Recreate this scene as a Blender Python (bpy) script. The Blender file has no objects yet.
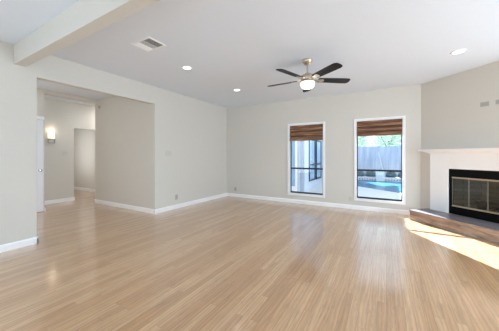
import bpy, bmesh, math, random
from mathutils import Vector, Matrix
random.seed(7)
SC = bpy.context.scene
COL = SC.collection

# ------------------------------------------------------------------ camera
TH = math.radians(30.2)
CAM_H, H = 1.246, 2.74
cd = bpy.data.cameras.new('camera'); cam = bpy.data.objects.new('camera', cd); COL.objects.link(cam)
cam.location = (0, 0, CAM_H); cam.rotation_euler = (math.pi/2, 0, TH)
cd.sensor_fit = 'HORIZONTAL'; cd.sensor_width = 36.0; cd.lens = 36.0*235/499
cd.shift_y = -9.5/499; cd.clip_start = .02; cd.clip_end = 200
SC.camera = cam

# ------------------------------------------------------------------ world, sun, added fill lamps, exposure
w = bpy.data.worlds.new('sky'); SC.world = w; w.use_nodes = True
bg = w.node_tree.nodes['Background']
bg.inputs[0].default_value = (.76, .87, 1.0, 1); bg.inputs[1].default_value = 1.28
sd = bpy.data.lights.new('sun', 'SUN'); sun = bpy.data.objects.new('sun', sd); COL.objects.link(sun)
sd.energy = 43; sd.angle = math.radians(.6); sd.color = (1, .99, 1.04)
sun.rotation_euler = Vector((-.55, .835, .59)).to_track_quat('Z', 'Y').to_euler()
sun.location = (-6, 12, 9)
def area(name, loc, direction, sx, sy, power, color=(1, 1, 1)):
    d = bpy.data.lights.new(name, 'AREA'); o = bpy.data.objects.new(name, d); COL.objects.link(o)
    d.shape = 'RECTANGLE'; d.size = sx; d.size_y = sy; d.energy = power; d.color = color
    o.location = loc; o.rotation_euler = Vector(direction).to_track_quat('-Z', 'Y').to_euler()
    return o
FILL_TINT = (.735, .925, 1.10)  # cool tint of the added fill panels, offsets the warm floor bounce
area('fill_rear', (-1.2, -2.47, 1.25), (0, 1, 0), 3.4, 2.1, 36, FILL_TINT)  # fill panel added behind the camera; that wall has no window
area('fill_left', (-4.27, -1.1, 1.25), (1, .25, 0), 2.4, 2.0, 72, FILL_TINT)  # added fill brightening the fireplace side; no opening in the wall here
area('fill_side', (4.26, 2.4, .95), (-1, .08, -.22), 3.4, 1.8, 350, FILL_TINT)  # added side fill to lift the left wall; no window behind it
area('fill_entry', (-5.6, .12, 1.3), (0, 1, 0), 1.6, 2.0, 17, (.96, .98, .98))  # unseen fill panel added to brighten the hall
area('fill_corridor', (-9.2, 3.36, 1.4), (0, 1, 0), 1.4, 1.6, 11, (.96, .98, 1))  # panel added to brighten the corridor wall, no real source there
area('fill_hall', (-7.05, 4.3, 2.7), (0, 0, -1), .5, .5, 16, (.97, .98, 1))  # added fill for the sconce wall, hidden from view, no fixture
SC.view_settings.view_transform = 'Standard'; SC.view_settings.look = 'None'
SC.view_settings.gamma = 1; SC.view_settings.use_curve_mapping = False
SC.view_settings.exposure = 0.17
SC.render.film_transparent = False
try:
    SC.cycles.max_bounces = 12; SC.cycles.diffuse_bounces = 8; SC.cycles.sample_clamp_indirect = 6
    SC.cycles.use_denoising = True
except Exception: pass

# ------------------------------------------------------------------ helpers
class MB:
    def __init__(s): s.bm = bmesh.new()
    def poly(s, verts, faces):
        vs = [s.bm.verts.new(v) for v in verts]
        for f in faces:
            try: s.bm.faces.new([vs[i] for i in f])
            except ValueError: pass
        return s
    def box(s, x0, x1, y0, y1, z0, z1):
        v = [(x, y, z) for z in (z0, z1) for y in (y0, y1) for x in (x0, x1)]
        return s.poly(v, [(0,2,3,1),(4,5,7,6),(0,1,5,4),(2,6,7,3),(0,4,6,2),(1,3,7,5)])
    def frustum(s, a, za, b, zb):        # a,b = (x0,x1,y0,y1)
        v = [(x, y, za) for y in a[2:] for x in a[:2]] + [(x, y, zb) for y in b[2:] for x in b[:2]]
        return s.poly(v, [(0,2,3,1),(4,5,7,6),(0,1,5,4),(2,6,7,3),(0,4,6,2),(1,3,7,5)])
    def obox(s, M, sx, sy, sz):          # box centred on matrix M
        v = [M @ Vector((x*sx/2, y*sy/2, z*sz/2)) for z in (-1,1) for y in (-1,1) for x in (-1,1)]
        return s.poly(v, [(0,2,3,1),(4,5,7,6),(0,1,5,4),(2,6,7,3),(0,4,6,2),(1,3,7,5)])
    def extrude(s, pts, vec):            # polygon pts (3D) swept by vec
        n = len(pts); v = [Vector(p) for p in pts]; v += [p + Vector(vec) for p in v]
        return s.poly(v, [tuple(range(n))[::-1], tuple(range(n, 2*n))] + [(i, (i+1)%n, n+(i+1)%n, n+i) for i in range(n)])
    def lathe(s, prof, c=(0,0,0), n=32, M=None):   # prof [(r,z)...]
        rings = []
        for r, z in prof:
            if r < 1e-6: rings.append([s.bm.verts.new(s._t((0,0,z), c, M))])
            else: rings.append([s.bm.verts.new(s._t((r*math.cos(2*math.pi*k/n), r*math.sin(2*math.pi*k/n), z), c, M)) for k in range(n)])
        for a, b in zip(rings, rings[1:]):
            for k in range(n):
                k2 = (k+1) % n
                if len(a) == 1 and len(b) == 1: continue
                if len(a) == 1: f = [a[0], b[k2], b[k]]
                elif len(b) == 1: f = [a[k], a[k2], b[0]]
                else: f = [a[k], a[k2], b[k2], b[k]]
                try: s.bm.faces.new(f)
                except ValueError: pass
        return s
    def _t(s, p, c, M):
        p = Vector(p)
        if M is not None: p = M @ p
        return p + Vector(c)
    def tube(s, p0, p1, r, n=12, r1=None):
        p0, p1 = Vector(p0), Vector(p1); d = p1 - p0; M = d.to_track_quat('Z', 'Y').to_matrix()
        r1 = r if r1 is None else r1
        return s.lathe([(0,0),(r,0),(r1,d.length),(0,d.length)], p0, n, M)
    def build(s, name, mat, parent=None, bevel=0, smooth=False, seg=2):
        bmesh.ops.recalc_face_normals(s.bm, faces=s.bm.faces)
        me = bpy.data.meshes.new(name); s.bm.to_mesh(me); s.bm.free()
        o = bpy.data.objects.new(name, me); COL.objects.link(o)
        me.materials.append(mat)
        if smooth:
            for p in me.polygons: p.use_smooth = True
            me.set_sharp_from_angle(angle=math.radians(40))
        if bevel:
            m = o.modifiers.new('bevel', 'BEVEL'); m.width = bevel; m.segments = seg; m.limit_method = 'ANGLE'
        if parent: o.parent = parent
        return o
def tag(o, label, cat, group=None, kind=None):
    o['label'] = label; o['category'] = cat
    if group: o['group'] = group
    if kind: o['kind'] = kind
    return o
def thing(name, label, cat, loc=(0,0,0), rz=0, group=None):
    o = bpy.data.objects.new(name, None); COL.objects.link(o); o.empty_display_size = .1
    o.location = loc; o.rotation_euler = (0, 0, rz)
    return tag(o, label, cat, group)
def struct(o, label=None, cat=None):
    o['kind'] = 'structure'
    if label: o['label'] = label; o['category'] = cat
    return o
def copy_tree(o, parent=None):
    c = o.copy(); COL.objects.link(c)
    if parent: c.parent = parent
    for ch in list(o.children): copy_tree(ch, c)
    return c

# ------------------------------------------------------------------ materials
def lin(r, g, b):
    f = lambda c: (c/255/12.92 if c/255 <= .04045 else ((c/255+.055)/1.055)**2.4)
    return (f(r), f(g), f(b), 1)
def pmat(name, col, rough=.5, metal=0, noise=0, nscale=60, bump=0, emit=None, estr=0, spec=None, coat=0):
    m = bpy.data.materials.new(name); m.use_nodes = True; nt = m.node_tree; b = nt.nodes['Principled BSDF']
    b.inputs['Base Color'].default_value = col; b.inputs['Roughness'].default_value = rough; b.inputs['Metallic'].default_value = metal
    if spec is not None: b.inputs['Specular IOR Level'].default_value = spec
    if coat: b.inputs['Coat Weight'].default_value = coat
    if emit: b.inputs['Emission Color'].default_value = emit; b.inputs['Emission Strength'].default_value = estr
    if noise or bump:
        tc = nt.nodes.new('ShaderNodeTexCoord'); nz = nt.nodes.new('ShaderNodeTexNoise')
        nz.inputs['Scale'].default_value = nscale; nz.inputs['Detail'].default_value = 4
        nt.links.new(tc.outputs['Object'], nz.inputs['Vector'])
        if noise:
            hs = nt.nodes.new('ShaderNodeMix'); hs.data_type = 'RGBA'
            hs.inputs[6].default_value = tuple(c*(1-noise) for c in col[:3]) + (1,)
            hs.inputs[7].default_value = tuple(min(1, c*(1+noise)) for c in col[:3]) + (1,)
            nt.links.new(nz.outputs['Fac'], hs.inputs[0]); nt.links.new(hs.outputs[2], b.inputs['Base Color'])
        if bump:
            bp = nt.nodes.new('ShaderNodeBump'); bp.inputs['Strength'].default_value = bump; bp.inputs['Distance'].default_value = .002
            nt.links.new(nz.outputs['Fac'], bp.inputs['Height']); nt.links.new(bp.outputs['Normal'], b.inputs['Normal'])
    return m

M = {}
M['wall'] = pmat('wall_paint', lin(214, 210, 202), .75, noise=.012, nscale=25, bump=.06)
M['ceiling'] = pmat('ceiling_paint', lin(227, 234, 243), .85, noise=.01, nscale=12, bump=.08)
M['trim'] = pmat('white_trim', lin(247, 247, 247), .4, noise=.006)
M['door'] = pmat('white_door', lin(236, 237, 242), .4, noise=.008)
M['plate'] = pmat('wall_plate', lin(205, 202, 196), .45, noise=.01)
M['plate_grey'] = pmat('grey_plate', lin(176, 173, 166), .5, noise=.02)
M['slot'] = pmat('dark_slot', lin(70, 68, 64), .6, noise=.05)
M['bronze'] = pmat('dark_frame', lin(36, 40, 50), .4, metal=.3, noise=.05)
M['nickel'] = pmat('brushed_nickel', lin(214, 200, 184), .3, metal=1, noise=.05, nscale=120)
M['chrome'] = pmat('chrome', lin(190, 186, 180), .18, metal=1, noise=.03)
M['brass'] = pmat('champagne_metal', lin(205, 192, 165), .3, metal=.9, noise=.05, nscale=90)
M['black'] = pmat('black_metal', lin(10, 10, 11), .5, noise=.1, spec=.12)
M['glow'] = pmat('lit_glass', lin(255, 250, 240), .3, emit=(1, .90, .76, 1), estr=.9, noise=.01)
M['sconce_glow'] = pmat('lit_shade', lin(255, 246, 228), .3, emit=(1, .86, .66, 1), estr=.75, noise=.01)
M['lamp'] = pmat('downlight_lens', lin(255, 255, 255), .4, emit=(1, .97, .92, 1), estr=2.5, noise=.01)
M['slate'] = pmat('hearth_slate', lin(112, 109, 114), .35, noise=.12, nscale=14, bump=.2)
M['fence'] = pmat('fence_paint', lin(166, 176, 192), .7, noise=.05, nscale=9, bump=.2)
M['siding'] = pmat('wing_siding', lin(188, 199, 212), .7, noise=.03, nscale=12)
M['concrete'] = pmat('patio_concrete', lin(214, 215, 216), .8, noise=.05, nscale=8, bump=.2)
M['coping'] = pmat('pool_coping', lin(225, 228, 232), .7, noise=.05, nscale=10)
M['water'] = pmat('pool_water', lin(44, 112, 148), .2, noise=.12, nscale=3, bump=.4, spec=.2)
M['roof'] = pmat('roof_shingle', lin(120, 112, 108), .85, noise=.2, nscale=18)
M['bark'] = pmat('bark', lin(118, 104, 92), .9, noise=.25, nscale=20, bump=.5)
M['tile'] = pmat('waterline_tile', lin(56, 74, 104), .3, noise=.15)
M['board_grey'] = pmat('grey_board', lin(150, 164, 180), .7, noise=.04)
M['vent_shade'] = pmat('vent_shade_grey', lin(128, 128, 128), .6, noise=.03)  # mid grey imitating the shade between vent louvers
M['stile'] = pmat('door_stile', lin(150, 146, 136), .35, metal=.6, noise=.04)
M['lawn'] = pmat('lawn', lin(120, 140, 90), .9, noise=.3, nscale=15)
M['log'] = pmat('charred_log', lin(92, 78, 66), .9, noise=.4, nscale=16, bump=.6)

def leaf_mat(name, a, b):
    m = pmat(name, a, .6); nt = m.node_tree; bs = nt.nodes['Principled BSDF']
    oi = nt.nodes.new('ShaderNodeTexCoord'); nz = nt.nodes.new('ShaderNodeTexNoise'); nz.inputs['Scale'].default_value = 5
    mx = nt.nodes.new('ShaderNodeMix'); mx.data_type = 'RGBA'; mx.inputs[6].default_value = a; mx.inputs[7].default_value = b
    nt.links.new(oi.outputs['Object'], nz.inputs['Vector']); nt.links.new(nz.outputs['Fac'], mx.inputs[0]); nt.links.new(mx.outputs[2], bs.inputs['Base Color'])
    return m
M['leaf_dark'] = leaf_mat('dark_leaves', lin(92, 128, 138), lin(124, 158, 160))
M['leaf_pale'] = leaf_mat('pale_leaves', lin(166, 192, 178), lin(214, 228, 220))

def glass(name, tint, refl):
    m = bpy.data.materials.new(name); m.use_nodes = True; nt = m.node_tree; nt.nodes.clear()
    out = nt.nodes.new('ShaderNodeOutputMaterial'); mix = nt.nodes.new('ShaderNodeMixShader')
    tr = nt.nodes.new('ShaderNodeBsdfTransparent'); gl = nt.nodes.new('ShaderNodeBsdfGlossy')
    fr = nt.nodes.new('ShaderNodeFresnel'); fr.inputs['IOR'].default_value = refl
    tr.inputs[0].default_value = tint; gl.inputs['Roughness'].default_value = .02
    nt.links.new(fr.outputs[0], mix.inputs[0]); nt.links.new(tr.outputs[0], mix.inputs[1]); nt.links.new(gl.outputs[0], mix.inputs[2])
    nt.links.new(mix.outputs[0], out.inputs[0]); return m
M['glass'] = glass('window_glass', (.93, .97, 1, 1), 1.35)
M['fireglass'] = glass('smoked_glass', (.70, .70, .66, 1), 1.6)

def wood_floor():
    m = bpy.data.materials.new('oak_strip_floor'); m.use_nodes = True; nt = m.node_tree; L = nt.links.new; N = nt.nodes.new
    b = nt.nodes['Principled BSDF']
    tc = N('ShaderNodeTexCoord'); sp = N('ShaderNodeSeparateXYZ'); cb = N('ShaderNodeCombineXYZ')
    L(tc.outputs['Object'], sp.inputs[0]); L(sp.outputs['Y'], cb.inputs['X']); L(sp.outputs['X'], cb.inputs['Y'])
    br = N('ShaderNodeTexBrick'); L(cb.outputs[0], br.inputs['Vector'])
    br.inputs['Scale'].default_value = 1; br.inputs['Brick Width'].default_value = 1.15; br.inputs['Row Height'].default_value = .064
    br.inputs['Mortar Size'].default_value = .0011; br.inputs['Mortar Smooth'].default_value = .3; br.inputs['Bias'].default_value = 0
    br.offset = .37; br.offset_frequency = 3; br.squash = 1.35; br.squash_frequency = 2
    br.inputs['Color1'].default_value = (0, 0, 0, 1); br.inputs['Color2'].default_value = (1, 1, 1, 1); br.inputs['Mortar'].default_value = (.5, .5, .5, 1)
    # per-board offset of the grain
    mul = N('ShaderNodeVectorMath'); mul.operation = 'MULTIPLY'; mul.inputs[1].default_value = (13, 29, 7); L(br.outputs['Color'], mul.inputs[0])
    add = N('ShaderNodeVectorMath'); add.operation = 'ADD'; L(cb.outputs[0], add.inputs[0]); L(mul.outputs[0], add.inputs[1])
    mp = N('ShaderNodeMapping'); mp.inputs['Scale'].default_value = (1.3, 26, 1); L(add.outputs[0], mp.inputs[0])
    n1 = N('ShaderNodeTexNoise'); n1.inputs['Scale'].default_value = 1.6; n1.inputs['Detail'].default_value = 6; n1.inputs['Distortion'].default_value = .6; L(mp.outputs[0], n1.inputs[0])
    mp2 = N('ShaderNodeMapping'); mp2.inputs['Scale'].default_value = (.8, 7, 1); L(add.outputs[0], mp2.inputs[0])
    wv = N('ShaderNodeTexWave'); wv.wave_type = 'BANDS'; wv.bands_direction = 'Y'; wv.inputs['Scale'].default_value = 1.5; wv.inputs['Distortion'].default_value = 9
    wv.inputs['Detail'].default_value = 3; wv.inputs['Detail Scale'].default_value = 1.2; L(mp2.outputs[0], wv.inputs[0])
    r0 = N('ShaderNodeValToRGB'); e = r0.color_ramp.elements
    e[0].position = 0; e[0].color = lin(192, 148, 105); e[1].position = 1; e[1].color = lin(212, 172, 130)
    e2 = r0.color_ramp.elements.new(.5); e2.color = lin(203, 160, 117)
    L(br.outputs['Color'], r0.inputs[0])
    g1 = N('ShaderNodeMapRange'); g1.inputs[1].default_value = .3; g1.inputs[2].default_value = .7; g1.inputs[3].default_value = .88; g1.inputs[4].default_value = 1.06; L(n1.outputs['Fac'], g1.inputs[0])
    g2 = N('ShaderNodeMapRange'); g2.inputs[3].default_value = .86; g2.inputs[4].default_value = 1.05; L(wv.outputs['Fac'], g2.inputs[0])
    mm = N('ShaderNodeMath'); mm.operation = 'MULTIPLY'; L(g1.outputs[0], mm.inputs[0]); L(g2.outputs[0], mm.inputs[1])
    mp3 = N('ShaderNodeMapping'); mp3.inputs['Scale'].default_value = (7, 55, 1); L(add.outputs[0], mp3.inputs[0])
    n3 = N('ShaderNodeTexNoise'); n3.inputs['Scale'].default_value = 1; n3.inputs['Detail'].default_value = 3; n3.inputs['Distortion'].default_value = 1.2; L(mp3.outputs[0], n3.inputs[0])
    g3 = N('ShaderNodeMapRange'); g3.inputs[1].default_value = .30; g3.inputs[2].default_value = .48; g3.inputs[3].default_value = .84; g3.inputs[4].default_value = 1.02; L(n3.outputs['Fac'], g3.inputs[0])
    m3 = N('ShaderNodeMath'); m3.operation = 'MULTIPLY'; L(mm.outputs[0], m3.inputs[0]); L(g3.outputs[0], m3.inputs[1]); mm = m3
    vm = N('ShaderNodeVectorMath'); vm.operation = 'SCALE'; L(r0.outputs[0], vm.inputs[0]); L(mm.outputs[0], vm.inputs['Scale'])
    mx = N('ShaderNodeMix'); mx.data_type = 'RGBA'; mx.inputs[7].default_value = lin(120, 92, 66); L(vm.outputs[0], mx.inputs[6])
    fm = N('ShaderNodeMath'); fm.operation = 'MULTIPLY'; fm.inputs[1].default_value = .7; L(br.outputs['Fac'], fm.inputs[0]); L(fm.outputs[0], mx.inputs[0])
    L(mx.outputs[2], b.inputs['Base Color'])
    rg = N('ShaderNodeMapRange'); rg.inputs[3].default_value = .26; rg.inputs[4].default_value = .36; L(n1.outputs['Fac'], rg.inputs[0]); L(rg.outputs[0], b.inputs['Roughness'])
    bp = N('ShaderNodeBump'); bp.inputs['Strength'].default_value = .05; bp.inputs['Distance'].default_value = .002; L(n1.outputs['Fac'], bp.inputs['Height']); L(bp.outputs[0], b.inputs['Normal'])
    b.inputs['Specular IOR Level'].default_value = .6; b.inputs['Coat Weight'].default_value = 1; b.inputs['Coat Roughness'].default_value = .15; b.inputs['Coat IOR'].default_value = 1.9
    return m
M['floor'] = wood_floor()

def streak(name, stops, scale, rough=.5, ns=3.0, dist=1.5, bump=0, spec=.5):
    m = bpy.data.materials.new(name); m.use_nodes = True; nt = m.node_tree; L = nt.links.new; N = nt.nodes.new; b = nt.nodes['Principled BSDF']
    tc = N('ShaderNodeTexCoord'); mp = N('ShaderNodeMapping'); mp.inputs['Scale'].default_value = scale; L(tc.outputs['Object'], mp.inputs[0])
    n1 = N('ShaderNodeTexNoise'); n1.inputs['Scale'].default_value = ns; n1.inputs['Detail'].default_value = 6; n1.inputs['Distortion'].default_value = dist; L(mp.outputs[0], n1.inputs[0])
    r = N('ShaderNodeValToRGB'); e = r.color_ramp.elements
    e[0].position, e[0].color = stops[0]; e[1].position, e[1].color = stops[-1]
    for p, c in stops[1:-1]: x = e.new(p); x.color = c
    L(n1.outputs['Fac'], r.inputs[0]); L(r.outputs[0], b.inputs['Base Color'])
    b.inputs['Roughness'].default_value = rough; b.inputs['Specular IOR Level'].default_value = spec
    if bump:
        bp = N('ShaderNodeBump'); bp.inputs['Strength'].default_value = bump; bp.inputs['Distance'].default_value = .004; L(n1.outputs['Fac'], bp.inputs['Height']); L(bp.outputs[0], b.inputs['Normal'])
    return m
M['stone'] = streak('hearth_stone', [(.3, lin(104, 88, 78)), (.5, lin(142, 125, 112)), (.7, lin(178, 162, 147))], (1.2, 6, 7), .35, 2.2, 1.2)
M['fence'] = streak('fence_boards', [(.32, lin(162, 176, 198)), (.5, lin(184, 196, 214)), (.68, lin(206, 214, 226))], (3.2, 1, .45), .75, 1.6, .4)
M['blind'] = streak('woven_wood', [(.3, lin(82, 57, 44)), (.5, lin(138, 98, 73)), (.70, lin(196, 158, 128))], (1.2, 16, 26), .7, 2.0, .3, .4)
M['fold_shade'] = streak('fold_shade_weave', [(.3, lin(46, 30, 24)), (.7, lin(72, 48, 36))], (1.2, 16, 26), .8, 2.0, .3, .3)  # darker weave colour imitating shadow lines between the folds
M['blade'] = streak('dark_walnut', [(.3, lin(10, 8, 9)), (.7, lin(26, 19, 18))], (3, 40, 10), .42, 2.0, .6, 0, .25)

def firebrick():
    m = pmat('firebrick', lin(150, 140, 124), .9); nt = m.node_tree; L = nt.links.new; N = nt.nodes.new
    tc = N('ShaderNodeTexCoord'); mp = N('ShaderNodeMapping'); mp.inputs['Rotation'].default_value = (math.pi/2, 0, 0); L(tc.outputs['Object'], mp.inputs[0])
    br = N('ShaderNodeTexBrick'); br.inputs['Scale'].default_value = 1; br.inputs['Brick Width'].default_value = .22; br.inputs['Row Height'].default_value = .075; br.inputs['Mortar Size'].default_value = .005
    br.inputs['Color1'].default_value = lin(188, 178, 160); br.inputs['Color2'].default_value = lin(214, 204, 186); br.inputs['Mortar'].default_value = lin(176, 168, 152)
    L(mp.outputs[0], br.inputs['Vector']); L(br.outputs['Color'], nt.nodes['Principled BSDF'].inputs['Base Color'])
    return m
M['brick'] = firebrick()

# ------------------------------------------------------------------ setting
XL, YB, T = -4.31, 6.0, .12
XR, YF = 4.3, -2.6
AA = math.radians(43.5); C = Vector((.623, YB, 0)); U = Vector((math.cos(AA), -math.sin(AA), 0)); V = Vector((math.sin(AA), math.cos(AA), 0))
XJ = 2.25
SA = (XJ - C.x)/U.x                       # length of the angled wall
YA = C.y + U.y*SA
EX = -11.0
# floor and ceilings
m = MB(); m.extrude([(EX-.1, YF-.1, -.08), (XR+.1, YF-.1, -.08), (XR+.1, YA, -.08), (XJ+.1, YA, -.08), (C.x+.05, YB+.05, -.08), (EX-.1, YB+.05, -.08)], (0, 0, .08))
struct(m.build('floor', M['floor']), 'light oak strip floor running through room and hall', 'floor')
m = MB(); m.extrude([(EX-.1, YF-.1, H), (XR+.1, YF-.1, H), (XR+.1, YA, H), (XJ+.1, YA, H), (C.x+.05, YB+.05, H), (EX-.1, YB+.05, H)], (0, 0, .1))
struct(m.build('ceiling', M['ceiling']), 'flat white ceiling', 'ceiling')
m = MB(); m.box(XL, XR, 1.13, 1.252, 2.475, H)
struct(m.build('ceiling_beam', M['wall'], bevel=.004), 'boxed beige beam crossing under the white ceiling', 'beam')
OY0, OY1, OZ = 1.37, 3.35, 2.372
m = MB(); m.box(XL-T, XL, YF, OY0, 0, H); m.box(XL-T, XL, OY0, OY1, OZ, H); m.box(XL-T, XL, OY1, YB, 0, H)
struct(m.build('wall_left', M['wall']), 'beige side wall with the wide opening to the hall', 'wall')
# back wall with two window holes
WZ0, WZ1 = .252, 2.06
W1, W2 = (-2.25, -1.362), (-.608, .308)
m = MB(); BT = .10
for x0, x1 in ((XL-T, W1[0]), (W1[1], W2[0]), (W2[1], C.x+.06)): m.box(x0, x1, YB, YB+BT, 0, H)
for x0, x1 in (W1, W2): m.box(x0, x1, YB, YB+BT, 0, WZ0); m.box(x0, x1, YB, YB+BT, WZ1, H)
struct(m.build('wall_back', M['wall']), 'beige far wall with two windows', 'wall')
# angled wall with firebox hole (local x along wall, y into wall)
def angled(name, mb, mat, **k):
    o = mb.build(name, mat, **k); o.location = C; o.rotation_euler = (0, 0, -AA); return o
FS0, FS1 = .607, 1.647
m = MB(); m.box(-.0, FS0, 0, BT, 0, H); m.box(FS1, SA, 0, BT, 0, H);  m.box(FS0, FS1, 0, BT, .90, H)
struct(angled('wall_angled', m, M['wall']), 'beige corner wall behind the fireplace', 'wall')
m = MB(); m.box(XJ, XR, YA, YA+BT, 0, H); struct(m.build('wall_alcove', M['wall']))
m = MB(); m.box(XR, XR+BT, YF, YA+.05, 0, H); struct(m.build('wall_right', M['wall']))
m = MB(); m.box(EX-.1, XR+BT, YF-BT, YF, 0, H); struct(m.build('wall_front', M['wall']))
# hall
m = MB(); m.box(-6.72, XL-T, OY1, OY1+T, 0, H); m.box(-6.72, -6.72+T, OY1+T, 5.3, 0, H)
struct(m.build('wall_hall_far', M['wall']), 'beige hall wall returning from the opening', 'wall')
CX = -6.6; DY0, DY1, DZ = 1.42, 2.226, 2.05
m = MB(); m.box(CX-T, CX, 0, DY0, 0, H); m.box(CX-T, CX, DY0, DY1, DZ, H); m.box(CX-T, CX, DY1, 2.236, 0, H); m.box(-7.57, CX-T, 2.116, 2.236, 0, H)
struct(m.build('wall_hall_side', M['wall']), 'beige hall wall around the white door', 'wall')
m = MB(); m.box(-7.69, -7.57, 2.116, 3.221, 0, H); m.box(-7.69, -7.57, 3.221, 4.33, 2.03, H); m.box(-7.69, -7.57, 4.33, 5.3, 0, H)
struct(m.build('wall_hall_end', M['wall']), 'beige hall wall behind the lit sconce', 'wall')
m = MB(); m.box(-7.69, -6.6, 5.3, 5.42, 0, H); struct(m.build('wall_hall_recess', M['wall']))
m = MB(); m.box(EX, -7.69, 4.33, 4.45, 0, H); m.box(EX, -7.69, 3.1, 3.221, 0, H); m.box(EX-.1, EX, 3.1, 4.45, 0, H)
struct(m.build('wall_corridor', M['wall']), 'bright wall seen through the hall doorway', 'wall')
m = MB(); m.box(-6.72, XL-T, -.12, 0, 0, H); struct(m.build('wall_hall_near', M['wall']))
m = MB(); m.box(-6.72, -6.6, 2.236, OY1, 2.645, H); struct(m.build('hall_beam', M['wall']), 'shallow beam across the hall ceiling', 'beam')

# baseboards
BH, BD = .095, .014
def base(name, segs):
    mb = MB()
    for (x0, y0, x1, y1, nx, ny) in segs:   # wall face line and its normal into the room
        d = Vector((x1-x0, y1-y0, 0)); n = Vector((nx, ny, 0)).normalized()
        p = Vector((x0, y0, 0))
        mb.extrude([p, p + n*BD, p + n*BD + Vector((0,0,BH-.02)), p + n*BD*.45 + Vector((0,0,BH)), p + Vector((0,0,BH))], d)
    return struct(mb.build(name, M['trim']), None)
base('baseboard_left', [(XL, YF, XL, OY0+BD, 1, 0), (XL-T, OY0, XL+BD, OY0, 0, 1), (XL, OY1-BD, XL, YB, 1, 0)])
base('baseboard_back', [(XL, YB, .60, YB, 0, -1)])
base('baseboard_hall', [(-6.72-BD, OY1, XL+BD, OY1, 0, -1), (-6.72, OY1-BD, -6.72, 5.3, -1, 0), (-7.57, 2.236, -7.57, 3.221+BD, 1, 0), (CX, 0, CX, DY0-.075, 1, 0), (-7.57, 2.236, CX, 2.236, 0, 1), (-7.57, 4.33, -7.57, 5.3, 1, 0)])
base('baseboard_corridor', [(EX, 4.33, -7.57, 4.33, 0, -1), (-7.69, 3.221, -7.57, 3.221, 0, 1)])

# white door in the hall, with casing
dr = struct(MB().box(CX-.05, CX-.012, DY0+.003, DY1-.003, .012, DZ-.003).build('door_1', M['door'], bevel=.002), 'white hall door with a round knob', 'door')
m = MB()
for y0, y1 in ((DY0+.12, DY0+.38), (DY0+.43, DY0+.69)):
    for z0, z1 in ((.25, .85), (1.05, 1.85)): m.box(CX-.0125, CX-.006, y0, y1, z0, z1)
m.build('panel', M['door'], dr, bevel=.006)
kn = MB().lathe([(.0, 0), (.028, 0), (.028, .006), (.010, .008), (.010, .035), (.024, .042), (.030, .055), (.024, .068), (0, .072)], (CX-.012, DY1-.07, .93), 24, Vector((1,0,0)).to_track_quat('Z','Y').to_matrix()).build('door_knob', M['chrome'], dr, smooth=True)
kn['label'] = 'dark chrome round knob'
m = MB(); m.box(CX, CX+.015, DY0-.07, DY0, 0, DZ+.07); m.box(CX, CX+.015, DY0, DY1, DZ, DZ+.07)
m.build('door_casing', M['trim'], dr, bevel=.004)

# ------------------------------------------------------------------ windows
def window(name, X0, X1, label):
    m = MB(); cw = .047; y0, y1 = YB-.018, YB
    m.box(X0-cw, X0, y0, y1, WZ0-cw, WZ1+cw); m.box(X1, X1+cw, y0, y1, WZ0-cw, WZ1+cw)
    m.box(X0, X1, y0, y1, WZ1, WZ1+cw); m.box(X0, X1, y0, y1, WZ0-cw, WZ0)
    r = struct(m.build(name, M['trim'], bevel=.004), label, 'window')
    t = .008; m = MB()
    m.box(X0, X0+t, YB, YB+BT, WZ0, WZ1); m.box(X1-t, X1, YB, YB+BT, WZ0, WZ1); m.box(X0+t, X1-t, YB, YB+BT, WZ1-t, WZ1); m.box(X0+t, X1-t, YB, YB+BT, WZ0, WZ0+t)
    m.build('window_jamb', M['trim'], r)
    a, b = X0+t, X1-t; fy0, fy1 = YB+.058, YB+.098; fw = .020
    m = MB(); m.box(a, a+fw, fy0, fy1, WZ0+t, WZ1-t); m.box(b-fw, b, fy0, fy1, WZ0+t, WZ1-t); m.box(a+fw, b-fw, fy0, fy1, WZ1-t-fw, WZ1-t); m.box(a+fw, b-fw, fy0-.01, fy1, WZ0+t, WZ0+t+.035)
    m.build('window_frame', M['bronze'], r, bevel=.002)
    MB().box(a+fw, b-fw, fy0-.008, fy0+.030, .897, .938).build('meeting_rail', M['bronze'], r, bevel=.003)
    for z0, z1, dy in ((WZ0+t+.035, .895, .015), (.940, WZ1-t-fw, .028)):
        MB().box(a+fw, b-fw, fy0+dy, fy0+dy+.004, z0, z1).build('pane', M['glass'], r)
    return r
window('window_1', *W1, 'narrow white cased window looking on the house wing')
window('window_2', *W2, 'white cased window looking on the pool and fence')

def blind(X0, X1, zb, label, folds):
    cx = (X0+X1)/2; hw = (X1-X0)/2 - .015
    r = thing('woven_blind', label, 'blind', (cx, YB+.02, 0), 0, 'raised woven wood blinds at the windows')
    MB().box(-hw, hw, -.012, .020, WZ1-.045, WZ1-.013).build('headrail', M['blind'], r, bevel=.004)
    zt = WZ1-.045; hh = (zt-zb)/folds
    MB().box(-hw+.004, hw-.004, .013, .019, zb+.02, zt).build('fold_shade_sheet', M['fold_shade'], r)  # dark sheet added so the gaps between folds read as shaded
    for k in range(folds):
        z1 = zt - k*hh - .006; z0 = zt-(k+1)*hh+.010; d = .010+.004*k
        pts = [(-hw, .012, z1), (-hw, -d*.4, z1-.01), (-hw, -d-.010, z1-hh*.35), (-hw, -d-.020, z0+hh*.22), (-hw, -d-.016, z0+.006), (-hw, -d-.004, z0), (-hw, .006, z0+.01), (-hw, .006, z1-.03)]
        MB().extrude(pts, (2*hw, 0, 0)).build('fold', M['blind'], r, bevel=.002)
        mb = MB()
        nrib = 4
        for q in range(nrib):
            zz = z0 + hh*(q+.5)/nrib; f = (q+.5)/nrib; yy = -d-.020 + (.020*max(0, f-.22))
            mb.tube((-hw+.004, yy, zz), (hw-.004, yy, zz), .0032, 8)
        mb.build('reed', M['blind'], r)
    return r
blind(*W1, 1.634, 'brown woven wood blind on the window showing the house wing', 3)
blind(*W2, 1.690, 'brown woven wood blind on the window showing the pool', 3)

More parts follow.
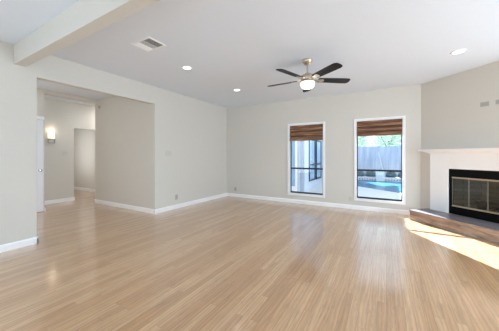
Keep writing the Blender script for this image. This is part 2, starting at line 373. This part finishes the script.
# ------------------------------------------------------------------ fireplace
fr = thing('fireplace', 'white corner fireplace with black firebox and brass trimmed glass doors', 'fireplace', C, -AA)
HZ = .195; S0, S1 = .226, 2.028; OS0, OS1, OZT = .549, 1.705, 1.012; SD = .06
m = MB(); m.box(S0, OS0, -SD, 0, HZ, 1.30); m.box(OS1, S1, -SD, 0, HZ, 1.30); m.box(OS0, OS1, -SD, 0, OZT, 1.30)
m.build('surround', M['trim'], fr, bevel=.004)
m = MB(); m.frustum((S0-.01, S1+.01, -SD-.012, 0), 1.292, (S0-.085, S1+.085, -SD-.085, 0), 1.338)
m.build('crown_molding', M['trim'], fr, bevel=.003)
MB().box(.085, 2.169, -.20, 0, 1.338, 1.372).build('mantel_shelf', M['trim'], fr, bevel=.006)
# black metal facing
DZ0, DZ1 = .335, .868; D0, D1 = .607, 1.647
m = MB(); y0, y1 = -.035, -.005
m.box(OS0, D0, y0, y1, HZ, OZT); m.box(D1, OS1, y0, y1, HZ, OZT); m.box(D0, D1, y0, y1, DZ1, OZT); m.box(D0, D1, y0, y1, HZ, DZ0)
fc = m.build('firebox_facing', M['black'], fr, bevel=.002); fc['label'] = 'black metal facing around the doors'
m = MB()
for k in range(3): m.box(D0+.05, D1-.05, y0-.004, y0, .225+.03*k, .238+.03*k)
m.build('louver', M['black'], fc)
dw = (D1-D0)/4
for z0, z1 in ((DZ1-.022, DZ1), (DZ0, DZ0+.022)):
    MB().box(D0, D1, y0-.014, y0+.01, z0, z1).build('door_rail', M['brass'], fr, bevel=.003)
for k in range(4):
    a, b = D0+k*dw+.002, D0+(k+1)*dw-.002
    m = MB(); t = .0045; z0, z1 = DZ0+.024, DZ1-.024
    m.box(a, a+t, y0-.008, y0+.006, z0, z1); m.box(b-t, b, y0-.008, y0+.006, z0, z1); m.box(a+t, b-t, y0-.008, y0+.006, z1-t, z1); m.box(a+t, b-t, y0-.008, y0+.006, z0, z0+t)
    d = m.build('glass_door', M['stile'], fr, bevel=.001)
    MB().box(a+t, b-t, y0-.002, y0+.002, z0+t, z1-t).build('pane', M['fireglass'], d)
# firebox interior, behind the wall plane
m = MB(); q = .45
m.poly([(D0,.0,.30),(D1,.0,.30),(D1-.15,q,.30),(D0+.15,q,.30),(D0,.0,.90),(D1,.0,.90),(D1-.15,q,.90),(D0+.15,q,.90)], [(3,2,1,0),(4,5,6,7),(0,4,7,3),(1,2,6,5),(2,3,7,6)])
m.build('firebox_lining', M['brick'], fr)
gr = thing('fire_grate', 'black iron log grate behind the fireplace glass', 'grate', C + U*1.127 + V*.2 + Vector((0,0,.30)), -AA)
for x in (-.22, .22):
    MB().box(x-.008, x+.008, -.11, .11, 0, .06).build('leg', M['black'], gr)
m = MB()
for k in range(7): m.tube((-.24+.08*k, -.12, .068), (-.24+.08*k, .12, .068), .008, 8)
m.build('grate_bar', M['black'], gr)
for (dy, dz, ry, lab) in ((-.05, .121, .02, 'charred log lying at the front of the fire grate'), (.06, .121, -.03, 'charred log lying at the back of the fire grate')):
    o = MB().tube((-.26, 0, 0), (.26, 0, 0), .045, 16, .04).build('fire_log', M['log'], smooth=True)
    o.location = C + U*1.127 + V*(.2+dy) + Vector((0,0,.30+dz)); o.rotation_euler = (0, 0, -AA+ry)
    tag(o, lab, 'log', 'logs on the fire grate')

# hearth
he = thing('hearth', 'raised brown stone hearth with a dark slate top under the fireplace', 'hearth', C, -AA)
MB().box(.148, 2.106, -.485, -.001, 0, HZ-.03).build('hearth_base', M['stone'], he, bevel=.003)
tp = MB().box(.143, 2.111, -.492, 0, HZ-.03, HZ).build('hearth_top', M['slate'], he, bevel=.003); tp['label'] = 'dark slate slab'
MB().box(.146, 2.108, -.4935, -.490, HZ-.028, HZ-.003).build('slab_edge', M['stone'], tp)

# ------------------------------------------------------------------ ceiling fan
fan = thing('ceiling_fan', 'brushed nickel ceiling fan with five dark blades and a lit white bowl', 'ceiling fan', (-1.06, 3.615, H))
MB().lathe([(0, 0), (.078, 0), (.080, -.012), (.074, -.035), (.055, -.062), (.030, -.078), (0, -.080)], n=40).build('canopy', M['nickel'], fan, smooth=True)
MB().tube((0, 0, -.07), (0, 0, -.22), .012, 20).build('downrod', M['nickel'], fan, smooth=True)
MB().lathe([(0, -.205), (.030, -.207), (.045, -.222), (.085, -.236), (.098, -.255), (.100, -.300), (.088, -.318), (.060, -.326), (0, -.326)], n=40).build('motor_housing', M['nickel'], fan, smooth=True)
MB().lathe([(0, -.322), (.075, -.322), (.090, -.328), (.102, -.334), (.107, -.340), (.107, -.347), (0, -.347)], n=40).build('light_fitter', M['nickel'], fan, smooth=True)
bw = MB().lathe([(.102, -.345), (.110, -.358), (.112, -.378), (.107, -.402), (.092, -.425), (.066, -.441), (.034, -.448), (0, -.449)], n=40).build('glass_bowl', M['glow'], fan, smooth=True); bw['label'] = 'lit white glass bowl'
MB().lathe([(0, -.445), (.014, -.447), (.016, -.452), (.008, -.456), (.005, -.462), (0, -.464)], n=20).build('finial', M['nickel'], fan, smooth=True)
def blade_mesh():
    m = MB(); zc = 0; pts = []
    prof = [(.165, .052), (.19, .060), (.35, .066), (.52, .071), (.62, .072), (.652, .066), (.672, .050), (.680, .030)]
    out = [(x, -y) for x, y in prof] + [(x, y) for x, y in reversed(prof)]
    m.extrude([(x, y, -.004) for x, y in out], (0, 0, .008)); return m
def iron_mesh():
    m = MB(); m.box(.075, .14, -.016, .016, -.004, .012); m.extrude([(.135, -.018, -.012), (.235, -.044, -.012), (.262, -.020, -.012), (.262, .020, -.012), (.235, .044, -.012), (.135, .018, -.012)], (0, 0, .007))
    m.box(.125, .15, -.018, .018, -.012, .010); return m
proto = None
for k in range(5):
    if proto is None:
        b = blade_mesh().build('fan_blade', M['blade'], fan, bevel=.002)
        i = iron_mesh().build('blade_iron', M['nickel'], b, bevel=.002)
        proto = b
    else:
        b = proto.copy(); COL.objects.link(b); i = proto.children[0].copy(); COL.objects.link(i); i.parent = b
    b.location = (0, 0, -.308)
    b.rotation_euler = (Matrix.Rotation(math.radians(35.4+72*k), 3, 'Z') @ Matrix.Rotation(math.radians(-12), 3, 'X')).to_euler()
pl = bpy.data.lights.new('fan_bulb', 'POINT'); po = bpy.data.objects.new('fan_bulb', pl); COL.objects.link(po); po.parent = fan; po.location = (0, 0, -.53)
pl.energy = 1.6; pl.color = (1, .9, .76); pl.shadow_soft_size = .05

# ------------------------------------------------------------------ recessed lights
proto = None
for (x, y, lab) in ((-2.917, 2.908, 'recessed ceiling light nearest the ceiling air vent'), (-2.92, 4.455, 'recessed ceiling light above the back left room corner'), (.894, 4.415, 'recessed ceiling light above the corner fireplace')):
    if proto is None:
        r = thing('recessed_light', lab, 'light', (x, y, H), 0, 'recessed lights in the white ceiling')
        MB().lathe([(.066, -.001), (.068, -.007), (.088, -.006), (.092, -.001), (.092, 0)], n=36).build('trim_ring', M['trim'], r, smooth=True)
        MB().lathe([(.067, -.002), (.05, -.0055), (0, -.007)], n=36).build('lens', M['lamp'], r, smooth=True)
        proto = r
    else:
        r = copy_tree(proto); r.location = (x, y, H); r['label'] = lab
    d = bpy.data.lights.new('downlight', 'SPOT'); o = bpy.data.objects.new('downlight', d); COL.objects.link(o); o.location = (x, y, H-.03); o.parent = None
    d.energy = 6; d.spot_size = math.radians(120); d.spot_blend = .8; d.shadow_soft_size = .07; d.color = (1, .94, .85)

# ------------------------------------------------------------------ air vent in the ceiling
vt = thing('ceiling_vent', 'white ceiling air register with slanted louvers', 'vent', (-2.752, 2.038, H))
hx, hy = .187, .132
m = MB(); fwv = .022
m.frustum((-hx+.006, -hx+fwv, -hy, hy), -.008, (-hx, -hx+fwv, -hy, hy), 0); m.frustum((hx-fwv, hx-.006, -hy, hy), -.008, (hx-fwv, hx, -hy, hy), 0)
m.box(-hx+fwv, hx-fwv, -hy, -hy+fwv, -.008, 0); m.box(-hx+fwv, hx-fwv, hy-fwv, hy, -.008, 0)
m.build('vent_frame', M['trim'], vt)
MB().box(-hx+fwv, hx-fwv, -hy+fwv, hy-fwv, -.0012, -.0002).build('vent_shade_sheet', M['vent_shade'], vt)  # grey sheet standing in for shade behind the louvers
n = 15
for k in range(n):
    x = -hx+fwv + (2*hx-2*fwv)*(k+.5)/n
    tilt = -45 if k < 5 else (6 if k < 10 else 28)
    mb = MB(); mb.obox(Matrix.Translation((x, 0, -.007)) @ Matrix.Rotation(math.radians(tilt), 4, 'Y'), .0155 if k < 5 else .0135, 2*hy-2*fwv, .0012)
    mb.build('louver', M['trim'], vt)

# ------------------------------------------------------------------ hall sconce
sc = thing('wall_sconce', 'lit cream glass wall sconce with a chrome square base in the hall', 'sconce', (-7.57, 2.698, 1.576))
MB().box(0, .018, -.068, .068, 0, .125).build('back_plate', M['plate'], sc, bevel=.003)
m = MB(); m.box(.018, .045, -.074, -.060, 0, .125); m.box(.018, .045, .060, .074, 0, .125); m.box(.018, .045, -.060, .060, 0, .012); m.box(.018, .045, -.060, .060, .112, .125)
m.build('base_frame', M['chrome'], sc, bevel=.002)
m = MB(); prof = [(.012, -.074), (.06, -.062), (.088, -.035), (.098, 0), (.088, .035), (.06, .062), (.012, .074)]
m.extrude([(x, y, .120) for x, y in prof], (0, 0, .155)); m.build('glass_shade', M['sconce_glow'], sc, bevel=.003)
sl = bpy.data.lights.new('sconce_bulb', 'POINT'); so = bpy.data.objects.new('sconce_bulb', sl); COL.objects.link(so); so.location = (-7.57+.10, 2.698, 1.92); sl.energy = .7; sl.color = (1, .86, .66); sl.shadow_soft_size = .04

# ------------------------------------------------------------------ wall plates: local x along the wall, y out of it, z up
def plate(name, label, cat, loc, rz, w_, h_, mat, kind, gang=1, group=None):
    r = thing(name, label, cat, loc, rz, group)
    MB().box(-w_/2, w_/2, 0, .006, -h_/2, h_/2).build('cover_plate', M[mat], r, bevel=.002)
    for g in range(gang):
        cx = (g-(gang-1)/2)*.046
        if kind == 'switch':
            MB().extrude([(cx-.016, .006, -.033), (cx-.016, .013, -.033), (cx-.016, .008, .033), (cx-.016, .006, .033)], (.032, 0, 0)).build('rocker', M[mat], r, bevel=.001)
        elif kind == 'outlet':
            for s in (-1, 1):
                f = MB(); 
                if h_ >= w_: f.box(-.016, .016, .006, .008, s*.02-.013, s*.02+.013)
                else: f.box(s*.02-.013, s*.02+.013, .006, .008, -.016, .016)
                fo = f.build('receptacle', M[mat], r, bevel=.001)
                f = MB()
                for e in (-1, 1):
                    if h_ >= w_: f.box(e*.006-.0012, e*.006+.0012, .008, .0084, s*.02-.004, s*.02+.006)
                    else: f.box(s*.02-.004, s*.02+.006, .008, .0084, e*.006-.0012, e*.006+.0012)
                f.build('slot', M['slot'], fo)
    return r
R_L = -math.pi/2      # local +y -> +X
plate('light_switch', 'three gang wall switch beside the wide hall opening', 'switch', (XL, 3.718, 1.303), R_L, .163, .115, 'plate', 'switch', 3)
plate('wall_outlet', 'grey wall outlet low on the side wall below the switch', 'outlet', (XL, 3.955, .271), R_L, .072, .115, 'plate_grey', 'outlet', 1, 'low wall outlets')
plate('wall_outlet', 'wall outlet low in the far left corner of the room', 'outlet', (-3.988, YB, .236), math.pi, .072, .115, 'plate_grey', 'outlet', 1, 'low wall outlets')
plate('wall_outlet', 'wall outlet close beside the pool window', 'outlet', (-.735, YB, .235), math.pi, .072, .115, 'plate', 'outlet', 1, 'low wall outlets')
plate('light_switch', 'double wall switch in the hall beside the doorway', 'switch', (-7.57, 3.005, 1.328), R_L, .125, .115, 'plate', 'switch', 2)
for s, lab in ((1.063, 'horizontal wall outlet above the mantel, nearer the windows'), (1.262, 'horizontal wall outlet above the mantel, cut by the photo edge')):
    p = C + U*s
    plate('wall_outlet', lab, 'outlet', (p.x, p.y, 2.095), math.pi-AA, .115, .072, 'plate_grey', 'outlet', 1, 'outlets above the mantel')
sn = thing('wall_sensor', 'small grey sensor high on the hall wall', 'sensor', (-6.49, OY1, 2.527), math.pi)
MB().lathe([(0, 0), (.042, 0), (.042, .012), (.034, .022), (0, .024)], (0, 0, 0), 24, Vector((0,1,0)).to_track_quat('Z','Y').to_matrix()).build('sensor_body', M['plate_grey'], sn, smooth=True)
MB().lathe([(0, .022), (.012, .023), (.009, .029), (0, .031)], (0, 0, 0), 16, Vector((0,1,0)).to_track_quat('Z','Y').to_matrix()).build('sensor_lens', M['slot'], sn, smooth=True)

# ------------------------------------------------------------------ outdoors
GZ = -.12
pool = [(-2.3, 12.6), (.44, 10.29), (1.6, 9.3), (6, 9.3), (6, 15.4), (-2.3, 15.4)]
m = MB()
y0 = YB+BT
m.extrude([(-14, y0, GZ-.1), (10, y0, GZ-.1), (10, 9.3, GZ-.1), (1.6, 9.3, GZ-.1), (.44, 10.29, GZ-.1), (-2.3, 12.6, GZ-.1), (-2.3, 15.4, GZ-.1), (-2.3, 17.6, GZ-.1), (-14, 17.6, GZ-.1)], (0, 0, .1))
m.box(6, 10, 9.3, 17.6, GZ-.1, GZ); m.box(-2.3, 6, 15.6, 17.6, GZ-.1, GZ)
struct(m.build('patio_ground', M['concrete']), 'pale concrete patio around the pool', 'patio')
m = MB(); m.box(-40, 40, 17.6, 60, GZ-.1, GZ); struct(m.build('lawn_ground', M['lawn']))
m = MB(); m.extrude([(x, y, -.30) for x, y in pool], (0, 0, .135)); struct(m.build('pool_water', M['water']), 'light blue swimming pool water', 'water')
m = MB(); m.box(-2.3, 6, 15.4, 15.6, -.25, .02); rw = struct(m.build('pool_wall', M['coping'], bevel=.01), 'raised white wall along the back of the pool', 'wall')
m = MB()
for k in range(60):
    x = -2.2+.135*k
    if -.52 < x < -.06: continue
    m.box(x, x+.055, 15.392, 15.402, -.135, -.085)
m.build('waterline_tile', M['tile'], rw)
m = MB(); m.box(-.50, -.09, 15.05, 15.385, -.25, .36); sp_ = tag(m.build('pool_fountain', M['coping'], bevel=.015), 'white block fountain in the middle of the raised pool wall', 'fountain')
MB().box(-.42, -.17, 15.0, 15.06, .18, .21).build('spout', M['trim'], sp_)
# fence: boards as pattern, posts as parts
fe = thing('board_fence', 'pale bluish board fence behind the pool', 'fence', (0, 17.2, GZ))
m = MB(); random.seed(3)
x = -9.0
while x < 9.0:
    wv = .135; m.box(x, x+wv, -.012, .012, .05, 1.98+random.uniform(-.006, .006)); x += .1365
m.build('fence_boards', M['fence'], fe)
m = MB()
for z in (.35, 1.05, 1.75): m.box(-9, 9, .012, .05, z, z+.09)
m.build('fence_rail', M['fence'], fe)
for k in range(8): MB().box(-8.8+2.5*k, -8.7+2.5*k, .05, .15, 0, 1.95).build('fence_post', M['fence'], fe)
pp = MB().tube((-.43, 17.12, 1.47), (-.09, 17.12, GZ+.01), .016, 10).build('pole', M['trim'], smooth=True); tag(pp, 'thin white pole leaning against the pale fence', 'pole')

def leaves(mb, c, rx, ry, rz_, n, s):
    for _ in range(n):
        while True:
            p = Vector((random.uniform(-1,1), random.uniform(-1,1), random.uniform(-1,1)))
            if .25 < p.length < 1: break
        p = Vector((p.x*rx, p.y*ry, p.z*rz_)) + Vector(c)
        q = Matrix.Rotation(random.uniform(0, 6.28), 3, 'Z') @ Matrix.Rotation(random.uniform(-1.2, 1.2), 3, 'X')
        l = s*random.uniform(.7, 1.3)
        mb.poly([p + q @ Vector(v) for v in ((-l*.5, 0, 0), (0, -l*.28, l*.06), (l*.5, 0, 0), (0, l*.28, l*.06))], [(0,1,2,3)])
random.seed(11)
for k, (x, lab) in enumerate(((-2.04, 'low dark shrub at the far end of the pool wall'), (-1.44, 'low dark shrub second from the white fountain block'), (-.83, 'low dark shrub just left of the white fountain block'), (.24, 'low dark shrub just right of the white fountain block'), (.86, 'low dark shrub behind the pool wall toward the fireplace side'))):
    r = thing('low_shrub', lab, 'shrub', (x, 16.05, GZ), 0, 'low shrubs behind the pool wall')
    mb = MB(); leaves(mb, (0, 0, .24), .275, .25, .23, 900, .11); mb.build('foliage', M['leaf_dark'], r)
    mb = MB()
    for j in range(4): mb.tube((0, 0, 0), (random.uniform(-.15,.15), random.uniform(-.12,.12), .3), .012, 6)
    mb.build('stem', M['bark'], r)
for k, (x, y, h, lab) in enumerate(((-5.2, 20.5, 4.4, 'pale green tree behind the fence, beside the house wing'), (-2.45, 20.0, 4.0, 'pale green tree behind the fence, second from the house wing'), (.15, 20.6, 4.2, 'pale green tree behind the fence, above the white fountain block'), (2.8, 20.2, 4.3, 'pale green tree behind the fence, farthest from the house wing'))):
    r = thing('leafy_tree', lab, 'tree', (x, y, GZ), .7*k, 'pale trees behind the fence')
    mb = MB(); mb.tube((0, 0, 0), (0, 0, h*.6), .11, 10, .06)
    for j in range(5):
        a = 1.26*j; mb.tube((0, 0, h*(.35+.04*j)), (.7*math.cos(a), .7*math.sin(a), h*(.55+.06*j)), .04, 8, .015)
    mb.build('trunk', M['bark'], r, smooth=True)
    mb = MB(); leaves(mb, (0, 0, h*.66), 1.25, 1.15, h*.34, 2200, .2); mb.build('crown', M['leaf_pale'], r)

# house wing seen through the narrow window
WX, WY = -2.7, 8.7
m = MB(); m.box(-9, WX, WY, WY+.15, GZ, 2.75); m.box(WX-.15, WX, WY+.15, 16.5, GZ, 2.75)
hw = struct(m.build('house_wing', M['siding']), 'pale wing of the house beyond the patio', 'building')
m = MB()
for k in range(16): m.box(WX, WX+.012, WY+.45*k+.15, WY+.45*k+.19, GZ+.2, 2.7)
for k in range(12): m.box(WX-.55-.45*k, WX-.51-.45*k, WY-.012, WY, GZ+.2, 2.7)
m.build('batten', M['siding'], hw)
m = MB(); m.box(WX-.13, WX+.02, WY-.02, WY+.06, GZ, 2.75); cb = m.build('corner_board', M['board_grey'], hw)
m = MB(); m.extrude([(-2.2, 6.9, 2.60), (-2.2, 6.9, 2.70), (-5.6, 6.9, 4.40), (-9, 6.9, 2.70), (-9, 6.9, 2.60), (-5.6, 6.9, 4.28)], (0, 10.2, 0))
m.build('wing_roof', M['roof'], hw)  # unseen roof; front overhang extended to keep sun off the narrow window
def wwin(y0, y1, z0, z1):
    m = MB(); t = .06; x0, x1 = WX, WX+.05
    m.box(x0, x1, y0, y0+t, z0, z1); m.box(x0, x1, y1-t, y1, z0, z1); m.box(x0, x1, y0+t, y1-t, z0, z0+t); m.box(x0, x1, y0+t, y1-t, z1-t, z1); m.box(x0, x1, y0+t, y1-t, .85, .92)
    f = m.build('wing_window', M['bronze'], hw); MB().box(x0+.004, x0+.02, y0+t, y1-t, z0+t, z1-t).build('pane', M['wingglass'], f)
M['wingglass'] = pmat('wing_glass', lin(150, 182, 210), .05, noise=.05)  # opaque pane; pale sky reflection put into its base colour
wwin(9.35, 10.25, .22, 1.95); wwin(10.45, 11.35, .22, 1.95)
m = MB(); m.box(WX-.75, WX-.25, WY-.03, WY, GZ+.02, 2.0); sd_ = m.build('patio_door', M['trim'], hw); MB().box(WX-.68, WX-.32, WY-.036, WY-.03, GZ+.2, 1.92).build('pane', M['wingglass'], sd_)
